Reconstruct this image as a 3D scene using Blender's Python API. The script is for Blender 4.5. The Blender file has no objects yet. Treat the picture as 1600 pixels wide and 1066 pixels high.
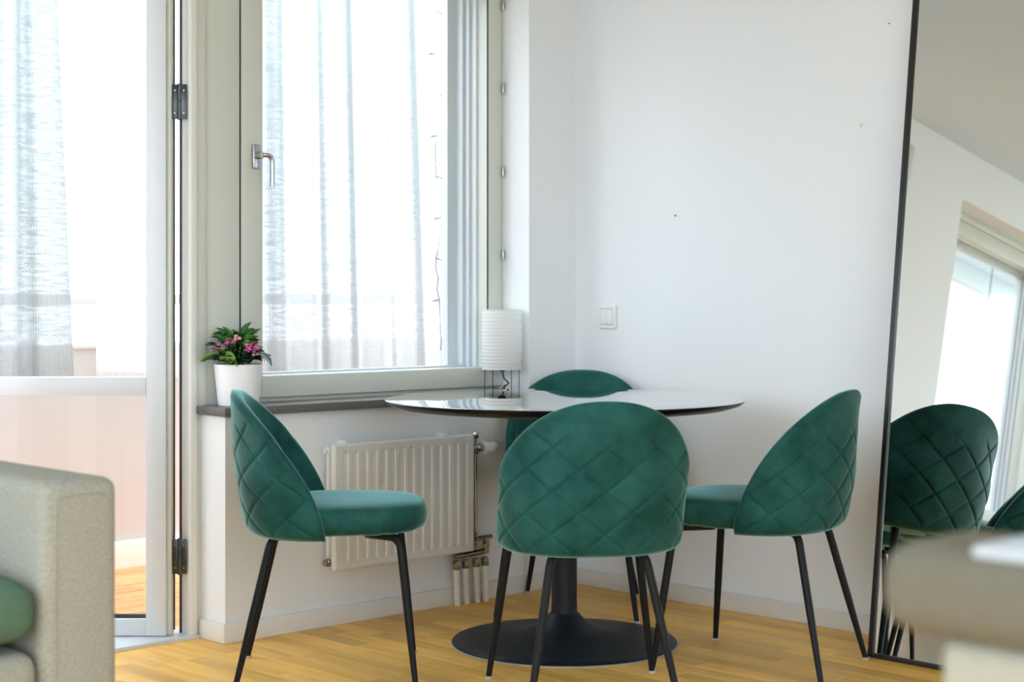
import bpy, bmesh, math, random
from mathutils import Vector, Matrix
random.seed(7)
R = math.radians
sc = bpy.context.scene
col = sc.collection

# ------------------------------------------------------------------ camera
cam_d = bpy.data.cameras.new('camera')
cam = bpy.data.objects.new('camera', cam_d); col.objects.link(cam)
cam.location = (-4.395, -4.257, 1.064)
cam.rotation_euler = (R(90), 0, R(-43.70))
cam_d.sensor_width = 36.0
cam_d.lens = 58.05
cam_d.shift_y = -71 / 1600
cam_d.dof.use_dof = True
cam_d.dof.focus_distance = 5.0
cam_d.dof.aperture_fstop = 3.2
cam_d.clip_start = 0.05
sc.camera = cam

# ------------------------------------------------------------------ world, exposure
w = bpy.data.worlds.new('overcast_sky'); sc.world = w; w.use_nodes = True
bg = w.node_tree.nodes['Background']
bg.inputs['Color'].default_value = (0.80, 0.905, 1.0, 1)
bg.inputs['Strength'].default_value = 2.3
sc.view_settings.view_transform = 'Standard'
sc.view_settings.look = 'None'
sc.view_settings.exposure = 1.30
sc.view_settings.gamma = 1.0
sc.view_settings.use_curve_mapping = False
cy = sc.cycles
cy.use_denoising = True
cy.max_bounces = 14; cy.diffuse_bounces = 7; cy.glossy_bounces = 5
cy.transparent_max_bounces = 24; cy.transmission_bounces = 8
cy.caustics_reflective = False; cy.caustics_refractive = False
cy.sample_clamp_indirect = 6.0

# ------------------------------------------------------------------ materials
def new_mat(name):
    m = bpy.data.materials.new(name); m.use_nodes = True
    nt = m.node_tree; b = nt.nodes['Principled BSDF']
    return m, nt, b

def mat(name, c, rough=0.5, metal=0.0, var=0.0, vscale=6.0, bump=0.0, bscale=200.0, spec=0.5, coat=0.0):
    m, nt, b = new_mat(name)
    b.inputs['Base Color'].default_value = (*c, 1)
    b.inputs['Roughness'].default_value = rough
    b.inputs['Metallic'].default_value = metal
    b.inputs['Specular IOR Level'].default_value = spec
    b.inputs['Coat Weight'].default_value = coat
    b.inputs['Coat Roughness'].default_value = 0.01
    b.inputs['Coat IOR'].default_value = 1.9 if coat else 1.5
    tc = nt.nodes.new('ShaderNodeTexCoord')
    if var > 0:
        n = nt.nodes.new('ShaderNodeTexNoise'); n.inputs['Scale'].default_value = vscale
        n.inputs['Detail'].default_value = 4
        nt.links.new(tc.outputs['Object'], n.inputs['Vector'])
        mx = nt.nodes.new('ShaderNodeMix'); mx.data_type = 'RGBA'
        mx.inputs[6].default_value = (*[v * (1 - var) for v in c], 1)
        mx.inputs[7].default_value = (*[min(1, v * (1 + var)) for v in c], 1)
        nt.links.new(n.outputs['Fac'], mx.inputs[0])
        nt.links.new(mx.outputs[2], b.inputs['Base Color'])
    if bump > 0:
        n2 = nt.nodes.new('ShaderNodeTexNoise'); n2.inputs['Scale'].default_value = bscale
        n2.inputs['Detail'].default_value = 3
        nt.links.new(tc.outputs['Object'], n2.inputs['Vector'])
        bp = nt.nodes.new('ShaderNodeBump'); bp.inputs['Strength'].default_value = bump
        bp.inputs['Distance'].default_value = 0.002
        nt.links.new(n2.outputs['Fac'], bp.inputs['Height'])
        nt.links.new(bp.outputs['Normal'], b.inputs['Normal'])
    return m

M = {}
M['wall'] = mat('wall_paint', (0.83, 0.85, 0.875), 0.7, var=0.012, vscale=3, bump=0.05, bscale=120)
M['ceiling'] = mat('ceiling_paint', (0.74, 0.82, 0.92), 0.85, var=0.01, bump=0.06, bscale=90)
M['frame'] = mat('frame_paint', (0.64, 0.66, 0.60), 0.38, var=0.012, vscale=5)
M['door'] = mat('door_paint', (0.66, 0.69, 0.73), 0.38, var=0.012, vscale=5)
M['baseboard'] = mat('baseboard_paint', (0.78, 0.77, 0.75), 0.45, var=0.012)
M['seal'] = mat('rubber_seal', (0.012, 0.014, 0.022), 0.6, var=0.1)
M['gasket_brown'] = mat('brown_seal', (0.03, 0.016, 0.01), 0.6, var=0.1)
M['steel'] = mat('hinge_steel', (0.085, 0.09, 0.095), 0.32, 1.0, var=0.2, vscale=40)
M['alu'] = mat('handle_aluminium', (0.46, 0.48, 0.51), 0.32, 1.0, var=0.05, vscale=30)
M['nickel'] = mat('nickel_fitting', (0.33, 0.30, 0.265), 0.2, 1.0, var=0.25, vscale=60)
M['stone'] = mat('sill_stone', (0.115, 0.112, 0.105), 0.4, var=0.4, vscale=120)
M['radiator'] = mat('radiator_enamel', (0.82, 0.82, 0.81), 0.28, var=0.01)
M['plastic'] = mat('white_plastic', (0.82, 0.82, 0.80), 0.35, var=0.01)
M['black_metal'] = mat('black_powder_coat', (0.007, 0.0075, 0.009), 0.5, var=0.2, vscale=80, bump=0.05, bscale=900, spec=0.22)
M['base_black'] = mat('base_black_lacquer', (0.007, 0.010, 0.016), 0.45, var=0.15, vscale=60, bump=0.05, bscale=700, spec=0.3)
M['top_gloss'] = mat('black_gloss_lacquer', (0.006, 0.007, 0.010), 0.01, var=0.1, spec=0.6, coat=1.0)
M['top_edge'] = mat('black_edge_lacquer', (0.005, 0.006, 0.009), 0.3, var=0.1, spec=0.25)
M['rim_grey'] = mat('clear_grey_rim', (0.42, 0.41, 0.38), 0.35, var=0.05)
M['glide'] = mat('grey_glide', (0.48, 0.47, 0.46), 0.4, var=0.05)
M['pot'] = mat('pot_glaze', (0.84, 0.84, 0.86), 0.35, var=0.01)
M['soil'] = mat('soil', (0.035, 0.022, 0.014), 0.95, var=0.5, vscale=80, bump=0.6, bscale=150)
M['paper'] = None
M['parapet_cap'] = mat('parapet_cap_paint', (0.72, 0.74, 0.75), 0.5, var=0.02)
M['kerb'] = mat('kerb_paint', (0.86, 0.80, 0.70), 0.6, var=0.03)
M['sofa'] = mat('sofa_linen', (0.32, 0.315, 0.27), 0.92, var=0.42, vscale=170, bump=0.7, bscale=420, spec=0.15)
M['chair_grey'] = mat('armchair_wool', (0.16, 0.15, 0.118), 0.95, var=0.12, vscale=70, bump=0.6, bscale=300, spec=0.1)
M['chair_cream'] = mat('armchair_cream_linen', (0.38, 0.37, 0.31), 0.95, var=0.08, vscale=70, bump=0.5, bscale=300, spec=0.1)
M['chair_top_light'] = mat('armchair_top_light', (0.50, 0.54, 0.60), 0.9, var=0.05, vscale=70, bump=0.4, bscale=300, spec=0.1)  # window light on the armchair top, put into the colour
M['green_wool'] = mat('green_wool', (0.085, 0.15, 0.105), 0.95, var=0.15, vscale=60, bump=0.6, bscale=260, spec=0.1)
M['ground'] = mat('ground_outside', (0.26, 0.28, 0.24), 0.9, var=0.3, vscale=0.2)
M['wire'] = mat('grey_wire', (0.12, 0.14, 0.13), 0.5, var=0.05)
M['bulb'] = mat('clear_bulb', (0.2, 0.22, 0.22), 0.25, var=0.05)
M['blackwire'] = mat('black_wire', (0.012, 0.012, 0.013), 0.45, var=0.1)
M['nail'] = mat('dark_nail', (0.03, 0.03, 0.03), 0.5, var=0.1)
M['petal'] = mat('pink_petal', (0.72, 0.09, 0.36), 0.6, var=0.3, vscale=60)
M['petal_pale'] = mat('pale_pink_petal', (0.80, 0.35, 0.50), 0.6, var=0.2, vscale=60)
M['pollen'] = mat('flower_heart', (0.85, 0.62, 0.55), 0.7, var=0.1)
M['stem'] = mat('plant_stem', (0.10, 0.20, 0.04), 0.6, var=0.15, vscale=60)
M['handle_dark'] = mat('mirror_frame_black', (0.010, 0.011, 0.013), 0.35, var=0.15, vscale=60)

def leaf_mat(name, c1, c2):
    m, nt, b = new_mat(name)
    tc = nt.nodes.new('ShaderNodeTexCoord'); n = nt.nodes.new('ShaderNodeTexNoise')
    n.inputs['Scale'].default_value = 45; nt.links.new(tc.outputs['Object'], n.inputs['Vector'])
    mx = nt.nodes.new('ShaderNodeMix'); mx.data_type = 'RGBA'
    mx.inputs[6].default_value = (*c1, 1); mx.inputs[7].default_value = (*c2, 1)
    nt.links.new(n.outputs['Fac'], mx.inputs[0]); nt.links.new(mx.outputs[2], b.inputs['Base Color'])
    b.inputs['Roughness'].default_value = 0.32
    tr = nt.nodes.new('ShaderNodeBsdfTranslucent'); tr.inputs['Color'].default_value = (c2[0]*1.8, c2[1]*1.7, c2[2], 1)
    ms = nt.nodes.new('ShaderNodeMixShader'); ms.inputs[0].default_value = 0.25
    out = nt.nodes['Material Output']
    nt.links.new(b.outputs[0], ms.inputs[1]); nt.links.new(tr.outputs[0], ms.inputs[2]); nt.links.new(ms.outputs[0], out.inputs['Surface'])
    return m
M['leaf_dark'] = leaf_mat('leaf_dark', (0.010, 0.050, 0.022), (0.022, 0.095, 0.030))
M['leaf_mid'] = leaf_mat('leaf_mid', (0.035, 0.14, 0.030), (0.06, 0.24, 0.035))
M['leaf_pale'] = leaf_mat('leaf_pale', (0.10, 0.28, 0.03), (0.20, 0.36, 0.06))

def velvet():
    m, nt, b = new_mat('green_velvet')
    tc = nt.nodes.new('ShaderNodeTexCoord')
    n = nt.nodes.new('ShaderNodeTexNoise'); n.inputs['Scale'].default_value = 9; n.inputs['Detail'].default_value = 5; n.inputs['Roughness'].default_value = 0.62
    nt.links.new(tc.outputs['Object'], n.inputs['Vector'])
    rp = nt.nodes.new('ShaderNodeValToRGB')
    rp.color_ramp.elements[0].position = 0.34; rp.color_ramp.elements[0].color = (0.006, 0.042, 0.038, 1)
    rp.color_ramp.elements[1].position = 0.68; rp.color_ramp.elements[1].color = (0.021, 0.100, 0.091, 1)
    nt.links.new(n.outputs['Fac'], rp.inputs['Fac']); nt.links.new(rp.outputs['Color'], b.inputs['Base Color'])
    b.inputs['Roughness'].default_value = 0.6
    b.inputs['Specular IOR Level'].default_value = 0.26
    b.inputs['Specular Tint'].default_value = (0.35, 0.85, 0.80, 1)
    b.inputs['Sheen Weight'].default_value = 0.9
    b.inputs['Sheen Roughness'].default_value = 0.32
    b.inputs['Sheen Tint'].default_value = (0.42, 0.84, 0.82, 1)
    f = nt.nodes.new('ShaderNodeTexNoise'); f.inputs['Scale'].default_value = 900
    nt.links.new(tc.outputs['Object'], f.inputs['Vector'])
    bp = nt.nodes.new('ShaderNodeBump'); bp.inputs['Strength'].default_value = 0.25; bp.inputs['Distance'].default_value = 0.0006
    nt.links.new(f.outputs['Fac'], bp.inputs['Height']); nt.links.new(bp.outputs['Normal'], b.inputs['Normal'])
    return m
M['velvet'] = velvet()

def wood(name, c_dark, c_lite, rough, stretch, rnd=0.35):
    m, nt, b = new_mat(name)
    g = nt.nodes.new('ShaderNodeNewGeometry'); oi = nt.nodes.new('ShaderNodeObjectInfo')
    ad = nt.nodes.new('ShaderNodeMath'); ad.operation = 'ADD'
    nt.links.new(g.outputs['Random Per Island'], ad.inputs[0]); nt.links.new(oi.outputs['Random'], ad.inputs[1])
    fr = nt.nodes.new('ShaderNodeMath'); fr.operation = 'FRACT'; nt.links.new(ad.outputs[0], fr.inputs[0])
    mp = nt.nodes.new('ShaderNodeMapping'); mp.inputs['Scale'].default_value = stretch
    cb = nt.nodes.new('ShaderNodeCombineXYZ'); ml = nt.nodes.new('ShaderNodeMath'); ml.operation = 'MULTIPLY'; ml.inputs[1].default_value = 23.0
    nt.links.new(fr.outputs[0], ml.inputs[0])
    for k in range(3): nt.links.new(ml.outputs[0], cb.inputs[k])
    va = nt.nodes.new('ShaderNodeVectorMath'); va.operation = 'ADD'
    nt.links.new(g.outputs['Position'], mp.inputs['Vector']); nt.links.new(mp.outputs[0], va.inputs[0]); nt.links.new(cb.outputs[0], va.inputs[1])
    n = nt.nodes.new('ShaderNodeTexNoise'); n.inputs['Scale'].default_value = 1.0; n.inputs['Detail'].default_value = 6; n.inputs['Distortion'].default_value = 0.6
    nt.links.new(va.outputs[0], n.inputs['Vector'])
    mx = nt.nodes.new('ShaderNodeMix'); mx.data_type = 'RGBA'
    mx.inputs[6].default_value = (*c_dark, 1); mx.inputs[7].default_value = (*c_lite, 1)
    rp = nt.nodes.new('ShaderNodeMapRange'); rp.inputs[1].default_value = 0.3; rp.inputs[2].default_value = 0.7
    nt.links.new(n.outputs['Fac'], rp.inputs[0])
    nt.links.new(rp.outputs[0], mx.inputs[0])
    hv = nt.nodes.new('ShaderNodeHueSaturation')
    mr = nt.nodes.new('ShaderNodeMapRange'); mr.inputs[3].default_value = 1 - rnd; mr.inputs[4].default_value = 1 + rnd
    nt.links.new(fr.outputs[0], mr.inputs[0]); nt.links.new(mr.outputs[0], hv.inputs['Value'])
    nt.links.new(mx.outputs[2], hv.inputs['Color']); nt.links.new(hv.outputs[0], b.inputs['Base Color'])
    b.inputs['Roughness'].default_value = rough
    b.inputs['Specular IOR Level'].default_value = 0.2
    bp = nt.nodes.new('ShaderNodeBump'); bp.inputs['Strength'].default_value = 0.08; bp.inputs['Distance'].default_value = 0.001
    nt.links.new(n.outputs['Fac'], bp.inputs['Height']); nt.links.new(bp.outputs['Normal'], b.inputs['Normal'])
    return m
M['oak'] = wood('oak_parquet', (0.86, 0.45, 0.075), (0.97, 0.60, 0.16), 0.36, (38, 3.0, 3.0), 0.20)
M['deck'] = wood('orange_deck_wood', (0.82, 0.29, 0.11), (0.94, 0.42, 0.20), 0.6, (3.0, 45, 3.0), 0.18)

def thin(name, refl, tint=(1, 1, 1)):
    m, nt, b = new_mat(name); nt.nodes.remove(b)
    t = nt.nodes.new('ShaderNodeBsdfTransparent'); t.inputs['Color'].default_value = (*tint, 1)
    g = nt.nodes.new('ShaderNodeBsdfGlossy'); g.inputs['Roughness'].default_value = 0.01
    n = nt.nodes.new('ShaderNodeTexNoise'); n.inputs['Scale'].default_value = 3
    mr = nt.nodes.new('ShaderNodeMapRange'); mr.inputs[3].default_value = refl * 0.8; mr.inputs[4].default_value = refl * 1.2
    nt.links.new(n.outputs['Fac'], mr.inputs[0])
    ms = nt.nodes.new('ShaderNodeMixShader'); nt.links.new(mr.outputs[0], ms.inputs[0])
    nt.links.new(t.outputs[0], ms.inputs[1]); nt.links.new(g.outputs[0], ms.inputs[2])
    nt.links.new(ms.outputs[0], nt.nodes['Material Output'].inputs['Surface'])
    return m
M['glass'] = thin('window_glass', 0.05, (0.97, 0.985, 0.98))

def cloth_sheer(name, opacity, c, d_c=None):
    m, nt, b = new_mat(name); nt.nodes.remove(b)
    t = nt.nodes.new('ShaderNodeBsdfTransparent')
    d = nt.nodes.new('ShaderNodeBsdfDiffuse'); d.inputs['Color'].default_value = (*(d_c or c), 1)
    tl = nt.nodes.new('ShaderNodeBsdfTranslucent'); tl.inputs['Color'].default_value = (*c, 1)
    m1 = nt.nodes.new('ShaderNodeMixShader'); m1.inputs[0].default_value = 0.55
    nt.links.new(d.outputs[0], m1.inputs[1]); nt.links.new(tl.outputs[0], m1.inputs[2])
    g = nt.nodes.new('ShaderNodeNewGeometry'); mp = nt.nodes.new('ShaderNodeMapping'); mp.inputs['Scale'].default_value = (14, 14, 160)
    nt.links.new(g.outputs['Position'], mp.inputs['Vector'])
    n = nt.nodes.new('ShaderNodeTexNoise'); n.inputs['Scale'].default_value = 1.0; n.inputs['Detail'].default_value = 4
    nt.links.new(mp.outputs[0], n.inputs['Vector'])
    mr = nt.nodes.new('ShaderNodeMapRange'); mr.inputs[3].default_value = opacity * 0.75; mr.inputs[4].default_value = opacity * 1.25
    nt.links.new(n.outputs['Fac'], mr.inputs[0])
    ms = nt.nodes.new('ShaderNodeMixShader'); nt.links.new(mr.outputs[0], ms.inputs[0])
    nt.links.new(t.outputs[0], ms.inputs[1]); nt.links.new(m1.outputs[0], ms.inputs[2])
    nt.links.new(ms.outputs[0], nt.nodes['Material Output'].inputs['Surface'])
    return m
M['sheer_thin'] = cloth_sheer('sheer_voile_thin', 0.40, (0.80, 0.82, 0.83))
M['sheer'] = cloth_sheer('sheer_voile', 0.93, (0.345, 0.357, 0.362), (0.62, 0.635, 0.64))

def translucent(name, c, fac, sheen=0.0):
    m, nt, b = new_mat(name)
    b.inputs['Base Color'].default_value = (*c, 1); b.inputs['Roughness'].default_value = 0.7
    n = nt.nodes.new('ShaderNodeTexNoise'); n.inputs['Scale'].default_value = 30
    hv = nt.nodes.new('ShaderNodeMix'); hv.data_type = 'RGBA'
    hv.inputs[6].default_value = (*[v * 0.97 for v in c], 1); hv.inputs[7].default_value = (*c, 1)
    nt.links.new(n.outputs['Fac'], hv.inputs[0]); nt.links.new(hv.outputs[2], b.inputs['Base Color'])
    t = nt.nodes.new('ShaderNodeBsdfTranslucent'); t.inputs['Color'].default_value = (*c, 1)
    ms = nt.nodes.new('ShaderNodeMixShader'); ms.inputs[0].default_value = fac
    nt.links.new(b.outputs[0], ms.inputs[1]); nt.links.new(t.outputs[0], ms.inputs[2])
    nt.links.new(ms.outputs[0], nt.nodes['Material Output'].inputs['Surface'])
    return m
M['paper'] = translucent('rice_paper', (0.90, 0.90, 0.88), 0.45)
M['parapet'] = translucent('frosted_parapet_panel', (0.67, 0.64, 0.61), 0.20)
m_, nt_, b_ = new_mat('mirror_silver')
b_.inputs['Metallic'].default_value = 1; b_.inputs['Roughness'].default_value = 0.0
n_ = nt_.nodes.new('ShaderNodeTexNoise'); n_.inputs['Scale'].default_value = 2
x_ = nt_.nodes.new('ShaderNodeMix'); x_.data_type = 'RGBA'; x_.inputs[6].default_value = (0.80, 0.83, 0.82, 1); x_.inputs[7].default_value = (0.82, 0.845, 0.835, 1)
nt_.links.new(n_.outputs['Fac'], x_.inputs[0]); nt_.links.new(x_.outputs[2], b_.inputs['Base Color'])
M['mirror'] = m_

# ------------------------------------------------------------------ builders
def finish(name, bm, m, parent=None, smooth=True, ang=35, loc=None):
    me = bpy.data.meshes.new(name)
    bm.to_mesh(me); bm.free()
    if m: me.materials.append(M[m] if isinstance(m, str) else m)
    if smooth:
        me.polygons.foreach_set('use_smooth', [True] * len(me.polygons))
        me.set_sharp_from_angle(angle=R(ang))
    o = bpy.data.objects.new(name, me); col.objects.link(o)
    if parent: o.parent = parent
    if loc: o.location = loc
    return o

def tag(o, label=None, cat=None, group=None, kind=None):
    if label: o['label'] = label
    if cat: o['category'] = cat
    if group: o['group'] = group
    if kind: o['kind'] = kind
    return o

def thing(name, loc=(0, 0, 0), rz=0.0, label=None, cat=None, group=None, kind=None):
    o = bpy.data.objects.new(name, None); col.objects.link(o)
    o.location = loc; o.rotation_euler = (0, 0, rz); o.empty_display_size = 0.05
    return tag(o, label, cat, group, kind)

def bm_box(bm, x0, x1, y0, y1, z0, z1, bevel=0.0, seg=2):
    vs = [bm.verts.new(p) for p in ((x0,y0,z0),(x1,y0,z0),(x1,y1,z0),(x0,y1,z0),(x0,y0,z1),(x1,y0,z1),(x1,y1,z1),(x0,y1,z1))]
    fs = [bm.faces.new([vs[i] for i in f]) for f in ((3,2,1,0),(4,5,6,7),(0,1,5,4),(1,2,6,5),(2,3,7,6),(3,0,4,7))]
    if bevel > 0:
        es = list({e for f in fs for e in f.edges})
        bmesh.ops.bevel(bm, geom=es, offset=bevel, segments=seg, profile=0.5, affect='EDGES', clamp_overlap=True)

def box(name, x0, x1, y0, y1, z0, z1, m, parent=None, bevel=0.0015, seg=2, loc=None):
    bm = bmesh.new(); bm_box(bm, x0, x1, y0, y1, z0, z1, bevel, seg)
    return finish(name, bm, m, parent, loc=loc)

def bm_lathe(bm, prof, seg=48, c=(0, 0, 0), axis='z', close=True):
    rings = []
    for r, z in prof:
        ring = []
        if r < 1e-6:
            p = {'z': (0, 0, z), 'x': (z, 0, 0), 'y': (0, z, 0)}[axis]
            ring = [bm.verts.new(Vector(p) + Vector(c))]
        else:
            for k in range(seg):
                a = 2 * math.pi * k / seg; u, v = r * math.cos(a), r * math.sin(a)
                p = {'z': (u, v, z), 'x': (z, u, v), 'y': (v, z, u)}[axis]
                ring.append(bm.verts.new(Vector(p) + Vector(c)))
        rings.append(ring)
    for a, b in zip(rings[:-1], rings[1:]):
        if len(a) == 1 and len(b) == 1: continue
        for k in range(seg):
            k2 = (k + 1) % seg
            if len(a) == 1: bm.faces.new((a[0], b[k2], b[k]))
            elif len(b) == 1: bm.faces.new((a[k], a[k2], b[0]))
            else: bm.faces.new((a[k], a[k2], b[k2], b[k]))
    if close:
        if len(rings[0]) > 1: bm.faces.new(list(reversed(rings[0])))
        if len(rings[-1]) > 1: bm.faces.new(rings[-1])
    bmesh.ops.recalc_face_normals(bm, faces=bm.faces[:])

def lathe(name, prof, m, parent=None, seg=48, c=(0, 0, 0), axis='z', close=True, ang=35, loc=None):
    bm = bmesh.new(); bm_lathe(bm, prof, seg, c, axis, close)
    return finish(name, bm, m, parent, ang=ang, loc=loc)

def catmull(pts, n=6):
    P = [Vector(p) for p in pts]; P = [2*P[0]-P[1]] + P + [2*P[-1]-P[-2]]
    out = []
    for i in range(1, len(P) - 2):
        for k in range(n):
            t = k / n; a, b, c, d = P[i-1], P[i], P[i+1], P[i+2]
            out.append(0.5*((2*b)+(c-a)*t+(2*a-5*b+4*c-d)*t*t+(3*b-a-3*c+d)*t*t*t))
    out.append(P[-2]); return out

def bm_tube(bm, pts, r, seg=10):
    P = [Vector(p) for p in pts]
    rs = r if isinstance(r, (list, tuple)) else [r] * len(P)
    if len(rs) != len(P): rs = [rs[0] + (rs[-1]-rs[0]) * k/(len(P)-1) for k in range(len(P))]
    t0 = (P[1]-P[0]).normalized()
    n = t0.orthogonal().normalized(); rings = []
    for i, p in enumerate(P):
        t = (P[min(i+1, len(P)-1)] - P[max(i-1, 0)]).normalized()
        n = (n - t * n.dot(t)).normalized(); b = t.cross(n)
        rings.append([bm.verts.new(p + rs[i]*(math.cos(2*math.pi*k/seg)*n + math.sin(2*math.pi*k/seg)*b)) for k in range(seg)])
    for a, b in zip(rings[:-1], rings[1:]):
        for k in range(seg):
            bm.faces.new((a[k], a[(k+1)%seg], b[(k+1)%seg], b[k]))
    bm.faces.new(list(reversed(rings[0]))); bm.faces.new(rings[-1])

def tube(name, pts, r, m, parent=None, seg=10, loc=None):
    bm = bmesh.new(); bm_tube(bm, pts, r, seg)
    bmesh.ops.recalc_face_normals(bm, faces=bm.faces[:])
    return finish(name, bm, m, parent, ang=50, loc=loc)

def copy_tree(o, parent=None):
    c = o.copy(); col.objects.link(c); c.parent = parent
    for ch in list(o.children): copy_tree(ch, c)
    return c

# ------------------------------------------------------------------ room shell
CEIL = 2.44
TOPZ = 2.32          # head of the first window opening
TOPZ2 = 2.20         # head of the second
def multi(name, boxes, m):
    bm = bmesh.new()
    for b in boxes: bm_box(bm, *b)
    return finish(name, bm, m, smooth=False)

tag(multi('wall_window', [
    (-0.242, 0.2, 0, 0.30, -0.1, CEIL),
    (-1.54, -0.242, 0, 0.25, -0.1, 0.694),
    (-2.32, -0.242, 0, 0.30, TOPZ, CEIL),
    (-2.78, -2.32, 0, 0.30, -0.1, CEIL),
    (-4.08, -2.78, 0, 0.30, -0.1, 0.694),
    (-4.86, -2.78, 0, 0.30, TOPZ2, CEIL),
    (-5.2, -4.86, 0, 0.30, -0.1, CEIL)], 'wall'), kind='structure')
tag(multi('wall_right', [(0, 0.2, -5.4, 0, -0.1, CEIL)], 'wall'), kind='structure')
tag(multi('wall_left', [(-5.4, -5.2, -5.4, -3.4, -0.1, CEIL), (-5.4, -5.2, -0.5, 0.3, -0.1, CEIL),
                        (-5.4, -5.2, -3.4, -0.5, -0.1, 0.02), (-5.4, -5.2, -3.4, -0.5, 2.38, CEIL)], 'wall'), kind='structure')  # unseen wall; its wide opening is added to let in fill daylight
tag(multi('wall_back', [(-5.2, -5.0, -5.4, -5.2, -0.1, CEIL), (-1.8, 0, -5.4, -5.2, -0.1, CEIL),
                        (-5.0, -1.8, -5.4, -5.2, -0.1, 0.02), (-5.0, -1.8, -5.4, -5.2, 2.38, CEIL)], 'wall'), kind='structure')  # unseen behind the camera, opening shaped to supply more fill light
tag(multi('ceiling', [(-5.4, 0.2, -5.4, 0.3, CEIL, CEIL + 0.15)], 'ceiling'), kind='structure')

# floor: oak strips along the y axis
floor = thing('floor', (0, 0, 0), kind='structure')
sub = box('subfloor', -5.2, 0, -5.2, 0.14, -0.06, -0.014, 'gasket_brown', floor, bevel=0)
SW = 0.0675
strip_cache = {}
def strip_bm(bm, x0, y0, y1, dz):
    bm_box(bm, x0 + 0.0004, x0 + SW - 0.0004, y0 + 0.0004, y1 - 0.0004, -0.014, dz, 0.0006, 1)
rest = bmesh.new()
ncol = int(5.2 / SW)
for i in range(ncol):
    x0 = -(i + 1) * SW
    y = 0.0 if x0 > -1.56 else 0.13
    first = True
    while y > -5.19:
        L = random.choice((0.40, 0.48, 0.56, 0.64))
        if first: L *= random.uniform(0.3, 1); first = False
        L = round(L, 2); L = max(0.08, min(L, y + 5.2))
        dz = -random.choice((0, 0, 0.0002, 0.0004))
        if x0 > -2.25 and y > -1.95:
            key = (L, dz)
            if key not in strip_cache:
                bm = bmesh.new(); strip_bm(bm, 0, -L, 0, 0.0)
                o = finish('oak_strip', bm, 'oak', floor, ang=20)
                strip_cache[key] = o.data
            else:
                o = bpy.data.objects.new('oak_strip', strip_cache[key]); col.objects.link(o); o.parent = floor
            o.location = (x0, y, dz)
        else:
            strip_bm(rest, x0, y - L, y, dz)
        y -= L
o = finish('oak_strips_beyond', rest, 'oak', floor, ang=20); tag(o, kind='stuff')

# baseboards
def baseboard(name, boxes):
    bm = bmesh.new()
    for b in boxes: bm_box(bm, *b, 0.002, 2)
    return tag(finish(name, bm, 'baseboard'), kind='structure')
baseboard('baseboard_left', [(-1.553, -0.013, -0.013, 0.0, 0.0, 0.060), (-1.553, -1.540, 0.0, 0.128, 0.0, 0.060)])
baseboard('baseboard_right', [(-0.013, 0.0, -5.2, -0.0, 0.0, 0.060)])
baseboard('baseboard_pier', [(-2.78, -2.33, -0.013, 0.0, 0.0, 0.060)])
for k, (x, y) in enumerate(((-1.27, -0.0135), (-0.44, -0.0135))):
    pass

# stone window sill
tag(box('window_sill', -1.562, -0.232, -0.032, 0.150, 0.695, 0.722, 'stone', bevel=0.0025), 'dark grey stone window sill above the radiator', 'window sill', kind='structure')
tag(box('window_sill', -4.09, -2.775, -0.032, 0.150, 0.695, 0.722, 'stone', bevel=0.0025), 'dark grey stone sill of the window seen only in the mirror', 'window sill', kind='structure')

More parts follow.
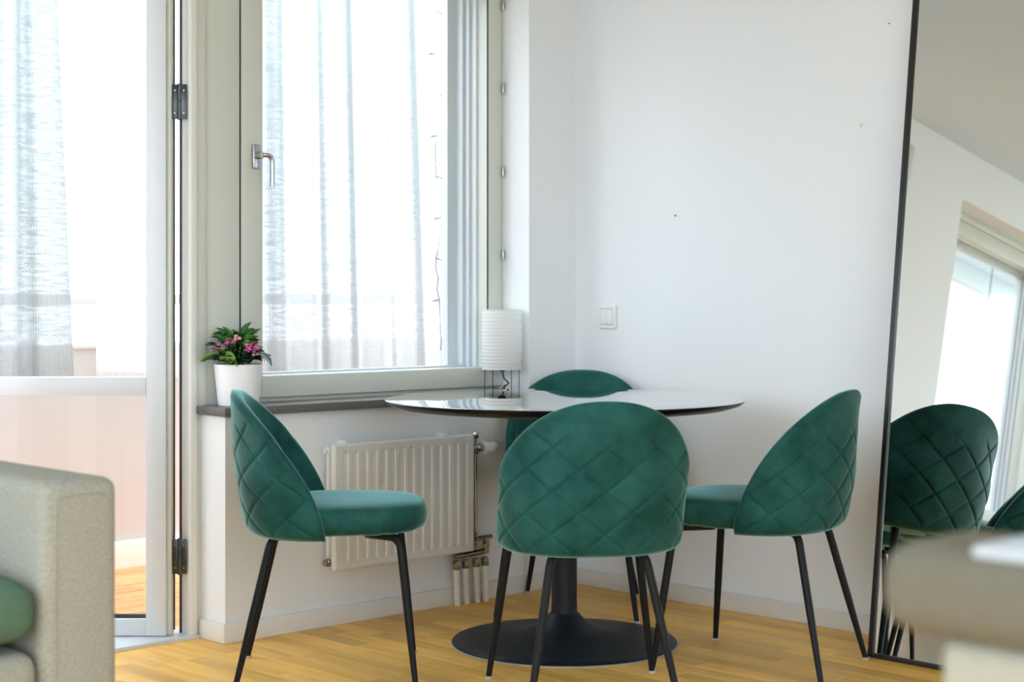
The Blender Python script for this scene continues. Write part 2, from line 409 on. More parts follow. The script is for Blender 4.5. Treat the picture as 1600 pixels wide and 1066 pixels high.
# ------------------------------------------------------------------ windows
def build_window(name, dx, TOPZ):
    t = thing(name, (dx, 0.13, 0.722), kind='structure')
    z0 = 0.0; zt = TOPZ - 0.722
    # local coords: y=0 is the room-side face; x as in window one
    fr = 'frame'
    box('frame_head', -1.39, -0.242, 0.0, 0.14, zt - 0.035, zt, fr, t)
    box('frame_bottom', -1.39, -0.242, 0.022, 0.14, z0, 0.014, fr, t)
    box('frame_jamb', -0.250, -0.242, 0.0, 0.14, 0, zt - 0.035, fr, t, 0.001)
    # sash
    SL0, SL1, SR0, SR1 = -1.386, -1.308, -0.318, -0.252
    b0, b1 = 0.013, 0.083
    t1 = zt - 0.037
    sl = box('sash_stile', SL0, SL1, 0.002, 0.060, b0, t1, fr, t, 0.003)
    sr = box('sash_stile', SR0, SR1, 0.002, 0.060, b0, t1, fr, t, 0.003)
    box('sash_rail', SL1, SR0, 0.003, 0.060, b0, b1, fr, t, 0.003)
    box('sash_rail', SL1, SR0, 0.003, 0.060, t1 - 0.075, t1, fr, t, 0.003)
    # stepped glazing beads on the inside of the sash opening
    for k, (a, d0, d1) in enumerate(((0.010, 0.060, 0.085), (0.022, 0.085, 0.105), (0.036, 0.105, 0.140))):
        bm = bmesh.new()
        bm_box(bm, SL1 - 0.02, SL1 + a*0.5, d0, d1, b0, t1, 0.0015)
        bm_box(bm, SR0 - a, SR0 + 0.03, d0, d1, b0, t1, 0.0015)
        bm_box(bm, SL1 + a*0.5, SR0 - a, d0, d1, b0, b1 - 0.012 + a*0.5, 0.0015)
        bm_box(bm, SL1 + a*0.5, SR0 - a, d0, d1, t1 - 0.06 - a, t1, 0.0015)
        finish('glazing_bead', bm, 'door', t)
    # dark gasket beside the right stile
    box('gasket', SR0 - 0.0028, SR0 + 0.001, 0.004, 0.009, b1, t1 - 0.075, 'seal', t, 0.0005)
    box('sash_gap', SL0 - 0.006, SL0, 0.012, 0.06, b0, t1, 'seal', t, 0)
    box('pane', SL1 - 0.004, SR0 - 0.004, 0.068, 0.072, b1 - 0.01, t1 - 0.07, 'glass', t, 0)
    # outer sash
    bm = bmesh.new()
    bm_box(bm, -1.39, -1.335, 0.14, 0.17, b0, t1, 0.002); bm_box(bm, -0.395, -0.25, 0.14, 0.17, b0, t1, 0.002)
    bm_box(bm, -1.335, -0.395, 0.14, 0.17, b0, b1 - 0.02, 0.002); bm_box(bm, -1.335, -0.395, 0.14, 0.17, t1 - 0.06, t1, 0.002)
    finish('outer_sash', bm, 'door', t)
    # hinges on the right
    for z in (0.135, 0.44, 0.745, 1.05, 1.355):
        h = lathe('sash_hinge', [(0, -0.02), (0.0045, -0.018), (0.0055, -0.012), (0.0055, 0.012), (0.0045, 0.018), (0, 0.02)], 'alu', t, 14, (-0.2505, -0.003, z + 0.05))
    # handle
    hp = box('handle_plate', -1.352, -1.324, -0.010, 0.002, 0.748, 0.826, 'alu', t, 0.003, 3)
    lathe('handle_hub', [(0.011, -0.030), (0.012, -0.028), (0.012, 0.0), (0.012, 0.002)], 'alu', hp, 20, (-1.337, -0.010, 0.790), 'y')
    pts = catmull([(-1.337, -0.038, 0.790), (-1.325, -0.043, 0.790), (-1.312, -0.045, 0.786), (-1.305, -0.045, 0.772), (-1.304, -0.045, 0.74), (-1.304, -0.044, 0.69)], 6)
    tube('handle_lever', pts, 0.0085, 'alu', hp, 12)
    return t
build_window('window_1', 0.0, TOPZ)
build_window('window_2', -2.54, TOPZ2)

# post between door and window, door jambs
def post(n, dx, TOPZ):
    t = thing('trim_%d' % n, (dx, 0.13, 0), kind='structure')
    box('casing_panel', -1.522, -1.392, 0.010, 0.14, 0.0 if dx else 0.0, TOPZ, 'frame', t, 0.002)
    box('casing_strip', -1.560, -1.522, 0.002, 0.080, 0.0, TOPZ, 'frame', t, 0.003)
    box('jamb_edge', -1.583, -1.560, -0.006, 0.050, 0.0, TOPZ, 'baseboard', t, 0.003)
    box('jamb_seal', -1.5865, -1.582, 0.046, 0.054, 0.012, TOPZ - 0.03, 'seal', t, 0.0005)
    box('jamb_far', -2.318, -2.285, 0.0, 0.14, 0.0, TOPZ, 'frame', t, 0.003)
    box('head', -2.285, -1.583, 0.0, 0.14, TOPZ - 0.045, TOPZ, 'frame', t, 0.003)
    th = box('threshold', -2.318, -1.545, -0.012, 0.155, -0.01, 0.012, 'door', t, 0.004)
    return t
post(1, 0.0, TOPZ); post(2, -2.54, TOPZ2)

# ------------------------------------------------------------------ balcony doors
def build_door(name, hx, hy, ang, H):
    # local: hinge at origin, leaf towards -x, room face at y=0, leaf thickness towards +y
    t = thing(name, (hx, hy, 0.0), ang, kind='structure')
    W = 0.685; s = 0.062; zb = 0.014
    mt = 'door'
    box('stile', -0.076, -0.014, 0.0, 0.055, zb, H, mt, t, 0.002)
    box('hinge_edge', -0.014, 0.0, 0.014, 0.055, zb, H, 'frame', t, 0.002)
    box('edge_seal', -0.002, 0.0035, 0.046, 0.056, zb + 0.01, H - 0.01, 'gasket_brown', t, 0.0005)
    box('stile', -W, -W + 0.085, 0.0, 0.055, zb, H, mt, t, 0.002)
    box('rail', -W + 0.085, -0.076, 0.001, 0.055, zb, 0.066, mt, t, 0.002)
    box('rail', -W + 0.085, -0.076, -0.002, 0.055, 0.756, 0.812, mt, t, 0.002)
    box('rail', -W + 0.085, -0.076, 0.001, 0.055, H - 0.085, H, mt, t, 0.002)
    box('sill_bead', -W + 0.085, -0.076, 0.020, 0.030, 0.066, 0.078, 'steel', t, 0.001)
    box('pane', -W + 0.080, -0.071, 0.026, 0.030, 0.06, 0.76, 'glass', t, 0)
    box('pane', -W + 0.080, -0.071, 0.026, 0.030, 0.808, H - 0.08, 'glass', t, 0)
    for z in (1.665, 0.255):
        hg = lathe('hinge', [(0.0045, -0.057), (0.0068, -0.054), (0.0068, -0.002), (0.0055, -0.001), (0.0055, 0.001), (0.0068, 0.002), (0.0068, 0.054), (0.0045, 0.057)], 'steel', t, 18, (0.022, 0.030, z), 'z')
        for (xa, xb, ya) in ((0.0005, 0.0165, 0.026), (0.0275, 0.045, 0.026)):
            bm = bmesh.new(); bm_box(bm, xa, xb, ya, ya + 0.004, z - 0.054, z + 0.054, 0.0015); finish('hinge_leaf', bm, 'steel', hg)
            for dz in (-0.035, 0.035):
                lathe('hinge_screw', [(0.0028, 0.0), (0.0024, -0.0012), (0, -0.0014)], 'alu', hg, 10, ((xa + xb) / 2, ya, z + dz), 'y', False)
    return t
d1 = build_door('door_1', -1.640, 0.150, R(-43.7), TOPZ - 0.05)
d2 = build_door('door_2', -4.162, 0.150, 0.0, TOPZ2 - 0.05)

# ------------------------------------------------------------------ balcony
bal = thing('floor_balcony', (0, 0.3, 0), kind='structure')
box('balcony_slab', -6.4, 2.2, 0, 1.5, -0.25, -0.036, 'kerb', bal, 0)
dk = 0
slat_me = None
for ix in range(-9, 1):
    for iy in range(4):
        for k in range(9):
            x0 = ix * 0.30 + 0.30; y0 = 0.02 + iy * 0.30 + k * 0.0333
            if slat_me is None:
                bm = bmesh.new(); bm_box(bm, 0.002, 0.298, 0.002, 0.0315, -0.036, -0.012, 0.0015, 1)
                o = finish('deck_slat', bm, 'deck', bal); slat_me = o.data
                o.location = (x0, y0, 0)
            elif -5 <= ix <= -1 and iy >= 1:
                o = bpy.data.objects.new('deck_slat', slat_me); col.objects.link(o); o.parent = bal; o.location = (x0, y0, 0)
bm = bmesh.new()
for ix in range(-21, 5):
    for iy in range(4):
        if -5 <= ix <= -1 and iy >= 1: continue
        for k in range(9):
            x0 = ix * 0.30 + 0.30; y0 = 0.02 + iy * 0.30 + k * 0.0333
            if (ix, iy, k) == (-9, 0, 0): continue
            bm_box(bm, x0 + 0.002, x0 + 0.298, y0 + 0.002, y0 + 0.0315, -0.036, -0.012)
o = finish('deck_slats_beyond', bm, 'deck', bal, smooth=False); tag(o, kind='stuff')
par = thing('wall_balcony', (0, 1.56, 0), kind='structure')
box('kerb', -6.4, 2.2, 0.0, 0.14, -0.04, 0.085, 'kerb', par, 0.006)
for k in range(-3, 2):
    box('parapet_panel', k*2.0 - 0.598, k*2.0 + 1.398, 0.03, 0.045, 0.085, 0.865, 'parapet', par, 0.002)
box('top_rail', -6.4, 2.2, 0.02, 0.07, 1.028, 1.070, 'parapet_cap', par, 0.004)
box('panel_cap', -6.4, 2.2, 0.02, 0.06, 0.855, 0.872, 'parapet_cap', par, 0.003)
box('head_beam', -6.4, -3.0, 0.0, 0.08, 2.46, 2.60, 'parapet_cap', par, 0.004)
box('curtain_rail', -3.0, 2.2, -0.255, -0.235, 2.60, 2.63, 'parapet_cap', par, 0.003)
tag(multi('ceiling_balcony', [(-6.4, -3.0, 0.30, 1.75, 2.60, 2.72)], 'ceiling'), kind='structure')

g_ = box('ground', -120, 120, -120, 120, -9.3, -9.0, 'ground', None, 0); tag(g_, kind='structure')

# ------------------------------------------------------------------ sheer curtains on the balcony
def curtain(name, y, z0, z1, xl, xr, seed, label, m='sheer', lo=0.0008, hi=0.0075, macro=0.018):
    # finely crimped voile: narrow pleats whose depth swells and fades along the rail
    rnd = random.Random(seed)
    wid = xr[0] - xl[0]; npl = int(wid / 0.010); NX, NZ = npl * 6, 14
    comps = [(rnd.uniform(5, 34) * wid / 1.2, rnd.uniform(0, 6.28), rnd.uniform(0.5, 1.0)) for _ in range(9)]
    bm = bmesh.new(); grid = []
    for j in range(NZ + 1):
        v = j / NZ; z = z0 + (z1 - z0) * v
        a = xl[0] + (xl[1] - xl[0]) * v; b = xr[0] + (xr[1] - xr[0]) * v
        row = []
        for i in range(NX + 1):
            u = i / NX
            q = sum(c * math.sin(2 * math.pi * f * u * 0.5 + p + 0.25 * math.sin(2 * v + p)) for f, p, c in comps) / 2.6
            q = min(1.0, max(0.0, 0.28 + 0.62 * q)); q = q * q * (3 - 2 * q)
            edge = max(0.0, 1 - u / 0.02) + max(0.0, 1 - (1 - u) / 0.012)
            A = lo + (hi - lo) * max(q, min(1, edge) * 0.8)
            yy = y + A * math.sin(2 * math.pi * npl * u) + macro * math.sin(2 * math.pi * u * wid / 0.19 + seed) * (0.8 + 0.2 * v)
            row.append(bm.verts.new((a + (b - a) * u, yy, z)))
        grid.append(row)
    for j in range(NZ):
        for i in range(NX):
            bm.faces.new((grid[j][i], grid[j][i+1], grid[j+1][i+1], grid[j+1][i]))
    o = finish(name, bm, m, ang=180)
    return tag(o, label, 'curtain', 'sheer balcony curtains')
curtain('sheer_curtain', 1.30, 0.75, 2.60, (-2.20, -2.0), (-1.335, -1.425), 3, 'gathered white sheer curtain at the far left behind the balcony door glass', 'sheer', 0.003, 0.010)
curtain('sheer_curtain', 1.32, 0.74, 2.60, (-1.22, -1.25), (-0.86, -0.89), 8, 'thin flat sheer curtain beside the door hinges, behind the balcony door glass', 'sheer_thin')
curtain('sheer_curtain', 1.32, 0.74, 2.60, (-0.78, -0.78), (0.50, 0.42), 5, 'wide white sheer curtain hanging behind the window with the handle')

# ------------------------------------------------------------------ velvet dining chair
def chair_proto():
    t = thing('dining_chair')
    zt, zb = 0.800, 0.398
    NB = 224
    T = 0.036
    hwmax = 0.247
    def xrim(z):
        return -0.264 * max(0.0, 1 - (zt - z) / (zt - zb)) ** 1.75
    def xback(z):
        q = (z - zb) / (zt - zb); return -0.226 - 0.048 * q - 0.012 * math.sin(math.pi * q)
    def hw(z):
        q = min(1.0, max(0.0, (z - (zt - 0.24)) / 0.24))
        return hwmax * (1 - q ** 2.3) ** (1 / 2.3)
    zs = [zb + 0.018 * (1 - math.cos(math.pi / 2 * k / 7)) for k in range(8)]
    zs += [zb + 0.018 + (zt - 0.24 - zb - 0.018) * k / 44 for k in range(1, 45)]
    zs += [zt - 0.24 + 0.24 * math.sin(math.pi / 2 * k / 84) for k in range(1, 85)]
    NR = len(zs) - 1
    ws = [math.sin(math.pi / 2 * (2 * j / NB - 1) * 0.999) * 0.35 + (2 * j / NB - 1) * 0.65 for j in range(NB + 1)]
    ws = [w / ws[-1] for w in ws]
    def section(z):                       # one U-shaped row of the outer skin, resampled by arc length
        H = max(hw(z), 2e-4); xr = xrim(z)
        e = max(0.0, 1 - (z - zb) / 0.05); sh = 0.022 * (1 - math.sqrt(max(0, 1 - e * e)))
        wz = min(1.0, max(0.0, (z - 0.53) / 0.17)); wz = wz * wz * (3 - 2 * wz); mm = 2 / 2.35
        H = max(2e-4, H - T / 2 * (1 - wz)); d = max(1e-4, min(xr - xback(z) - T / 2, H * (1.0 - 0.50 * wz)))
        row = []
        for k in range(181):
            b = -math.pi / 2 + math.pi * k / 180; c, q = abs(math.cos(b)) ** mm, abs(math.sin(b)) ** mm
            row.append(Vector((xr - (d - sh if d > sh else d) * (c * (1 - wz) + (1 - q * q) * wz), (H - sh if H > sh else H) * math.copysign(q, math.sin(b)), z)))
        L = [0.0]
        for a, b in zip(row[:-1], row[1:]): L.append(L[-1] + (b - a).length)
        out = []; k = 0
        for w_ in ws:
            sx = L[-1] * (w_ + 1) / 2
            while k < 179 and L[k + 1] < sx: k += 1
            out.append(row[k].lerp(row[k + 1], min(1, (sx - L[k]) / max(1e-9, L[k + 1] - L[k]))))
        return out, L[-1] / 2
    RR, AM = [], []
    for z in zs:
        a, l = section(z); RR.append(a); AM.append(l)
    am = AM[:]                            # monotone half-lengths, for the rim height above a column
    for i in range(NR - 1, -1, -1): am[i] = max(am[i], am[i + 1])
    def ztop(a):
        a = abs(a)
        if a >= am[0]: return zs[0]
        lo, hi = 0, NR
        while hi - lo > 1:
            m_ = (lo + hi) // 2
            if am[m_] >= a: lo = m_
            else: hi = m_
        return zs[lo] + (zs[hi] - zs[lo]) * (am[lo] - a) / max(1e-9, am[lo] - am[hi])
    def quilt(sx, h, z, d):
        a = sx / 0.132; b = h / 0.109; g = 0.0
        for q in (a + b, a - b):
            f = abs(q - round(q)) * 0.084       # metres from the stitch line
            g = max(g, math.exp(-(f / 0.0037) ** 2))
        pu = abs(math.sin(math.pi * (a + b)) * math.sin(math.pi * (a - b)))
        fade = min(1.0, max(0.0, (0.735 - z - 0.25 * max(0, 0.16 - abs(sx))) / 0.03)) * min(1, max(0, (d - 0.010) / 0.014))
        return (-0.0050 * g + 0.0016 * pu ** 0.5) * fade
    bm = bmesh.new(); outer, inner = [], []
    for i in range(NR + 1):
        ro, ri = [], []
        for j in range(NB + 1):
            P = RR[i][j]; z = zs[i]
            i2 = min(i, NR - 2)
            du = RR[i2][min(j + 1, NB)] - RR[i2][max(j - 1, 0)]; dv = RR[i2 + 1][j] - RR[max(i2 - 1, 0)][j]
            n = du.cross(dv); n = n.normalized() if n.length > 1e-12 else Vector((-1, 0, 0))
            if n.dot(Vector((P.x - 0.05, P.y, 0.0))) < 0: n = -n
            n = Vector((n.x, n.y, 0)).normalized() if abs(n.x) + abs(n.y) > 1e-6 else Vector((-1, 0, 0))
            a = AM[i] * ws[j]
            dh = max(0.0, AM[i] - abs(a)); dv_ = max(0.0, ztop(a) - z)
            d = dh * dv_ / max(1e-9, math.hypot(dh, dv_)); db = z - zb
            d = min(d, db)
            t_ = 1.0 if d >= T / 2 else math.sqrt(max(0.0, 1 - (1 - d / (T / 2)) ** 2))
            mid = P
            if i in (0, NR) or j in (0, NB):
                v = bm.verts.new(mid); ro.append(v); ri.append(v)
            else:
                ro.append(bm.verts.new(mid + n * (T / 2 * t_ + quilt(a, z - 0.570, z, d))))
                ri.append(bm.verts.new(mid - n * (T / 2 * t_)))
        outer.append(ro); inner.append(ri)
    for i in range(NR):
        for j in range(NB):
            bm.faces.new((outer[i][j+1], outer[i][j], outer[i+1][j], outer[i+1][j+1]))
            bm.faces.new((inner[i][j], inner[i][j+1], inner[i+1][j+1], inner[i+1][j]))
    bmesh.ops.remove_doubles(bm, verts=[v for i in (NR,) for v in outer[i]], dist=0.0004)
    bmesh.ops.recalc_face_normals(bm, faces=bm.faces[:])
    finish('backrest', bm, 'velvet', t, ang=180)
    # seat cushion
    bm = bmesh.new()
    NA, NRr = 96, 14
    cx0, ax, ay = 0.052, 0.226, 0.226
    def outline(a):
        c, s = math.cos(a), math.sin(a); e = 2 / 2.7
        return cx0 + ax * math.copysign(abs(c) ** e, c), ay * math.copysign(abs(s) ** e, s) * (1 - 0.04 * c)
    prof = [(0.0, 0.413), (0.75, 0.409), (0.90, 0.412), (0.965, 0.420), (0.992, 0.433), (1.0, 0.448), (0.996, 0.462), (0.982, 0.474), (0.955, 0.483), (0.90, 0.489), (0.75, 0.494), (0.5, 0.497), (0.25, 0.498), (0.0, 0.498)]
    rings = []
    for f, z in prof:
        if f == 0: rings.append([bm.verts.new((cx0, 0, z))]); continue
        ring = []
        for k in range(NA):
            x, y = outline(2 * math.pi * k / NA)
            wr = 0.0018 * math.sin(k * 1.9) * math.sin(k * 0.7) if z < 0.425 and f > 0.8 else 0
            ring.append(bm.verts.new((cx0 + (x - cx0) * f, y * f, z + wr)))
        rings.append(ring)
    for A, B in zip(rings[:-1], rings[1:]):
        for k in range(NA):
            k2 = (k + 1) % NA
            if len(A) == 1: bm.faces.new((A[0], B[k2], B[k]))
            elif len(B) == 1: bm.faces.new((A[k], A[k2], B[0]))
            else: bm.faces.new((A[k], A[k2], B[k2], B[k]))
    bmesh.ops.recalc_face_normals(bm, faces=bm.faces[:])
    finish('seat', bm, 'velvet', t, ang=70)
    # legs: short arm under the seat, knee, tapering shank
    for (tx, ty, fx, fy) in ((0.200, 0.178, 0.243, 0.232), (0.200, -0.178, 0.243, -0.232), (-0.150, 0.122, -0.243, 0.196), (-0.150, -0.122, -0.243, -0.196)):
        d = Vector((fx - tx, fy - ty, -0.40)); dn = Vector((fx - tx, fy - ty, 0)).normalized()
        hx = Vector((tx, ty, 0.402))
        inn = Vector((tx * 0.55, ty * 0.55, 0.402)) if tx > 0 else Vector((tx * 0.5, ty * 0.55, 0.398))
        ctrl = [inn, hx - (hx - inn).normalized() * 0.035]
        for q in range(1, 7):                                     # knee
            u = q / 7; a = ctrl[1]; c = hx + d * 0.085
            ctrl.append((1-u)**2 * a + 2*u*(1-u) * hx + u*u * c)
        ctrl.append(hx + d * 0.085)
        foot = Vector((fx, fy, 0.006)); ctrl.append(hx + d * 0.085 + (foot - (hx + d * 0.085)) * 0.5); ctrl.append(foot)
        rs = [0.0115] * (len(ctrl) - 2) + [0.0110, 0.0080]
        lg = tube('leg', ctrl, rs, 'black_metal', t, 14)
        lathe('foot_glide', [(0.0105, 0.0), (0.0120, 0.0015), (0.0120, 0.005), (0.009, 0.007)], 'glide', lg, 16, (fx, fy, 0.0))
    return t
proto = chair_proto()
spots = [(-1.223, -1.227, 54.6, 'green velvet chair nearest the camera, its quilted back in front of the table base'),
         (-1.542, -0.520, -39.5, 'green velvet chair standing beside the radiator, seat turned to the right'),
         (-0.571, -1.305, 106.8, 'green velvet chair standing beside the leaning mirror'),
         (-0.346, -0.327, -142.4, 'green velvet chair in the room corner, mostly hidden behind the table')]
for k, (x, y, a, lab) in enumerate(spots):
    o = proto if k == 0 else copy_tree(proto)
    o.location = (x, y, 0); o.rotation_euler = (0, 0, R(a))
    tag(o, lab, 'chair', 'velvet chairs around the table')

# ------------------------------------------------------------------ round pedestal table
tb = thing('round_table', (-0.783, -0.709, 0), 0, 'round black glossy pedestal table with a trumpet base between the velvet chairs', 'table')
lathe('tabletop', [(0, 0.7485), (0.40, 0.7485), (0.5440, 0.7485), (0.5475, 0.7480), (0.5490, 0.7465)], 'top_gloss', tb, 128, close=False, ang=60)
lathe('tabletop_edge', [(0.5490, 0.7465), (0.5480, 0.7430), (0.535, 0.7330), (0.50, 0.7225), (0.44, 0.7170), (0.36, 0.7150), (0.05, 0.7145), (0, 0.7145)], 'top_edge', tb, 128, close=False, ang=60)
lathe('column', [(0.043, 0.070), (0.0405, 0.09), (0.039, 0.13), (0.039, 0.66), (0.045, 0.69), (0.11, 0.704), (0.15, 0.7142)], 'base_black', tb, 64, close=False, ang=60)
lathe('base', [(0, 0.003), (0.342, 0.003), (0.345, 0.006), (0.342, 0.010), (0.30, 0.0135), (0.24, 0.0185), (0.18, 0.026), (0.13, 0.036), (0.095, 0.049), (0.070, 0.066), (0.054, 0.082), (0.045, 0.092), (0.041, 0.094)], 'base_black', tb, 96, close=False, ang=60)
lathe('base_rim', [(0.30, 0.0), (0.347, 0.0), (0.348, 0.003), (0.344, 0.0045)], 'rim_grey', tb, 96, close=False)

# ------------------------------------------------------------------ radiator
rad = thing('radiator', (-0.885, -0.085, 0.19), 0, 'white fluted panel radiator with thermostat under the window sill', 'radiator')
RW, RH = 0.60, 0.40
bm = bmesh.new()
NXr, NZr = 300, 90; g = []
slots = 14; pitch = (RW - 0.05) / slots
for j in range(NZr + 1):
    z = RH * j / NZr; row = []
    for i in range(NXr + 1):
        x = -RW/2 + RW * i / NXr
        q = (x + RW/2 - 0.025) / pitch; dep = 0.0
        if 0 < q < slots:
            u = abs(q - math.floor(q) - 0.5) * pitch          # metres from slot centre
            vz = max(0.0, 0.034 - z, z - (RH - 0.034))
            dd = math.hypot(max(0, u - 0.004), vz * 0.9)
            dep = 0.0060 * max(0.0, min(1.0, (0.0075 - dd) / 0.0045)); dep = dep
        ed = min(x + RW/2, RW/2 - x, z, RH - z); rnd_ = 0.004 * max(0, 1 - ed / 0.006) ** 2
        row.append(bm.verts.new((x, dep + rnd_, z)))
    g.append(row)
for j in range(NZr):
    for i in range(NXr):
        bm.faces.new((g[j][i], g[j][i+1], g[j+1][i+1], g[j+1][i]))
finish('front_panel', bm, 'radiator', rad, ang=60)
box('panel_edge', -RW/2, RW/2, 0.0042, 0.020, 0.0, RH, 'radiator', rad, 0.002)
bm = bmesh.new()
bm_box(bm, -RW/2 + 0.01, RW/2 - 0.01, 0.045, 0.060, 0.01, RH - 0.01, 0.003)
finish('back_panel', bm, 'radiator', rad)
bm = bmesh.new()
for i in range(28):
    x = -RW/2 + 0.03 + i * (RW - 0.06) / 27; bm_box(bm, x - 0.0008, x + 0.0008, 0.020, 0.045, 0.03, RH - 0.03)
finish('convector_fins', bm, 'radiator', rad, smooth=False)
for x in (-0.21, 0.21):
    box('wall_bracket', x - 0.012, x + 0.012, 0.046, 0.085, -0.008, RH + 0.006, 'radiator', rad, 0.002)
for z in (0.022, RH - 0.022):
    lathe('end_plug', [(0.013, 0.0), (0.013, -0.008), (0.010, -0.010), (0.010, -0.018), (0.006, -0.020), (0.0, -0.020)], 'plastic' if z > 0.2 else 'nickel', rad, 20, (-RW/2 + 0.006, 0.038, z), 'x')
# riser and thermostat valve
RX = RW/2 + 0.040; RY = 0.040
tube('riser_pipe', [(RX, RY, 0.02), (RX, RY, 0.40)], 0.006, 'nickel', rad, 14)
for z, h in ((0.392, 0.022), (0.335, 0.014), (0.045, 0.024), (0.010, 0.020)):
    lathe('compression_nut', [(0.0, -h/2), (0.009, -h/2), (0.0105, -h/2 + 0.003), (0.0105, h/2 - 0.003), (0.009, h/2), (0, h/2)], 'nickel', rad, 6, (RX, RY, z), 'z', False)
lathe('valve_body', [(0, -0.040), (0.010, -0.040), (0.010, -0.004), (0.0125, 0.0), (0.0125, 0.018), (0.010, 0.024), (0.012, 0.026), (0.012, 0.034), (0, 0.036)], 'nickel', rad, 20, (RX, RY, 0.345), 'x', False)
lathe('thermostat_head', [(0, 0.030), (0.021, 0.030), (0.024, 0.033), (0.024, 0.043), (0.0195, 0.047), (0.0185, 0.055), (0.0195, 0.058), (0.018, 0.088), (0.015, 0.094), (0, 0.095)], 'plastic', rad, 28, (RX, RY, 0.345), 'x', False)
# manifold and four white pipes down into the floor
mz = -0.018
tube('manifold', [(RX - 0.095, RY, mz), (RX + 0.062, RY + 0.008, mz + 0.004)], 0.0105, 'nickel', rad, 16)
tube('manifold', [(RX - 0.005, RY - 0.004, mz + 0.052), (RX + 0.075, RY + 0.002, mz + 0.052)], 0.0085, 'nickel', rad, 14)
tube('manifold_link', [(RX + 0.050, RY, mz), (RX + 0.050, RY, mz + 0.055)], 0.008, 'nickel', rad, 12)
lathe('compression_nut', [(0, -0.012), (0.0115, -0.012), (0.013, -0.008), (0.013, 0.008), (0.0115, 0.012), (0, 0.012)], 'nickel', rad, 6, (RX + 0.050, RY, mz + 0.028), 'z', False)
for k, dx in enumerate((-0.088, -0.046, 0.004, 0.044)):
    x = RX + dx; ofs = 0.022
    lathe('compression_nut', [(0, -0.016), (0.012, -0.016), (0.0145, -0.012), (0.0145, 0.010), (0.011, 0.016), (0, 0.017)], 'nickel', rad, 6, (x, RY, mz - 0.030), 'z', False)
    pts = catmull([(x, RY, mz - 0.040), (x + 0.002, RY, mz - 0.075), (x + 0.010, RY + 0.008, -0.150), (x + 0.018, RY + 0.014, -0.189)], 5)
    tube('white_pipe', pts, 0.0115, 'plastic', rad, 14)

# ------------------------------------------------------------------ leaning mirror
LEAN = math.atan2(0.0, 1) + R(7.0)
mir = thing('floor_mirror', (-0.286, -1.468, 0.0), 0, 'tall floor mirror in a thin black frame leaning against the wall', 'mirror')
mir.rotation_euler = (0, LEAN, 0)
MW, MH, ft, fd = 0.90, 2.12, 0.016, 0.024
o = box('frame_side', 0.0, fd, -ft, 0.0, 0.003, MH, 'handle_dark', mir, 0.002)
o = box('frame_side', 0.0, fd, -MW, -MW + ft, 0.003, MH, 'handle_dark', mir, 0.002)
o = box('frame_bottom', 0.0, fd, -MW + ft, -ft, 0.003, ft, 'handle_dark', mir, 0.002)
o = box('frame_top', 0.0, fd, -MW + ft, -ft, MH - ft, MH, 'handle_dark', mir, 0.002)
box('mirror_glass', 0.008, 0.014, -MW + ft - 0.004, -ft + 0.004, ft - 0.004, MH - ft + 0.004, 'mirror', mir, 0)
box('backing', 0.014, fd - 0.002, -MW + ft - 0.004, -ft + 0.004, ft - 0.004, MH - ft + 0.004, 'handle_dark', mir, 0)

# ------------------------------------------------------------------ light switch, nails, plugs on the wall
sw = thing('light_switch', (-0.0, -0.165, 0.987), 0, 'white square double light switch on the wall near the corner', 'light switch')
bm = bmesh.new()
for b in ((-0.010, 0, -0.0425, -0.029, -0.0425, 0.0425), (-0.010, 0, 0.029, 0.0425, -0.0425, 0.0425), (-0.010, 0, -0.029, 0.029, -0.0425, -0.029), (-0.010, 0, -0.029, 0.029, 0.029, 0.0425)):
    bm_box(bm, *b, 0.0018)
finish('switch_frame', bm, 'plastic', sw)
box('rocker', -0.0125, -0.001, -0.028, -0.0006, -0.028, 0.028, 'plastic', sw, 0.002)
box('rocker', -0.0115, -0.001, 0.0006, 0.028, -0.028, 0.028, 'plastic', sw, 0.002)
def nail(y, z, r, m, label, cat='nail'):
    o = lathe('wall_nail', [(0, -0.006), (r * 0.8, -0.005), (r, -0.003), (r, 0.0), (0.0, 0.0)], m, None, 14, (0, 0, 0), 'x', False)
    o.location = (0, y, z); tag(o, label, cat)
nail(-0.485, 1.343, 0.0028, 'nail', 'small dark nail in the middle of the white wall')
nail(-1.250, 1.603, 0.0075, 'plastic', 'round white wall plug beside the mirror', 'wall plug')
nail(-1.356, 1.910, 0.0018, 'nail', 'tiny dark nail high on the wall beside the mirror')

# ------------------------------------------------------------------ paper lamp
lp = thing('table_lamp', (-0.324, 0.055, 0.722), 0, 'small cylindrical white paper lamp on the window sill', 'lamp')
prof = []
n = 17; z0, z1, rr = 0.078, 0.290, 0.073
for k in range(n * 6 + 1):
    u = k / 6; z = z0 + (z1 - z0) * k / (n * 6)
    prof.append((rr - 0.0022 * abs(math.sin(math.pi * u)) ** 0.7, z))
lathe('paper_shade', prof, 'paper', lp, 56, close=False, ang=80)
for z in (z0, z1):
    tube('shade_ring', [(0.0722 * math.cos(a), 0.0722 * math.sin(a), z) for a in [2*math.pi*k/48 for k in range(49)]], 0.0013, 'paper', lp, 6)
for a in (R(75), R(165), R(255), R(345)):
    tube('wire_leg', [(0.070 * math.cos(a), 0.070 * math.sin(a), 0.084), (0.070 * math.cos(a), 0.070 * math.sin(a), 0.0015)], 0.0014, 'blackwire', lp, 8)
tube('foot_ring', [(0.070 * math.cos(a), 0.070 * math.sin(a), 0.0015) for a in [2*math.pi*k/48 for k in range(49)]], 0.0014, 'blackwire', lp, 6)
lathe('socket', [(0, 0.070), (0.010, 0.070), (0.012, 0.074), (0.016, 0.078), (0.016, 0.125), (0, 0.126)], 'blackwire', lp, 20, close=False)
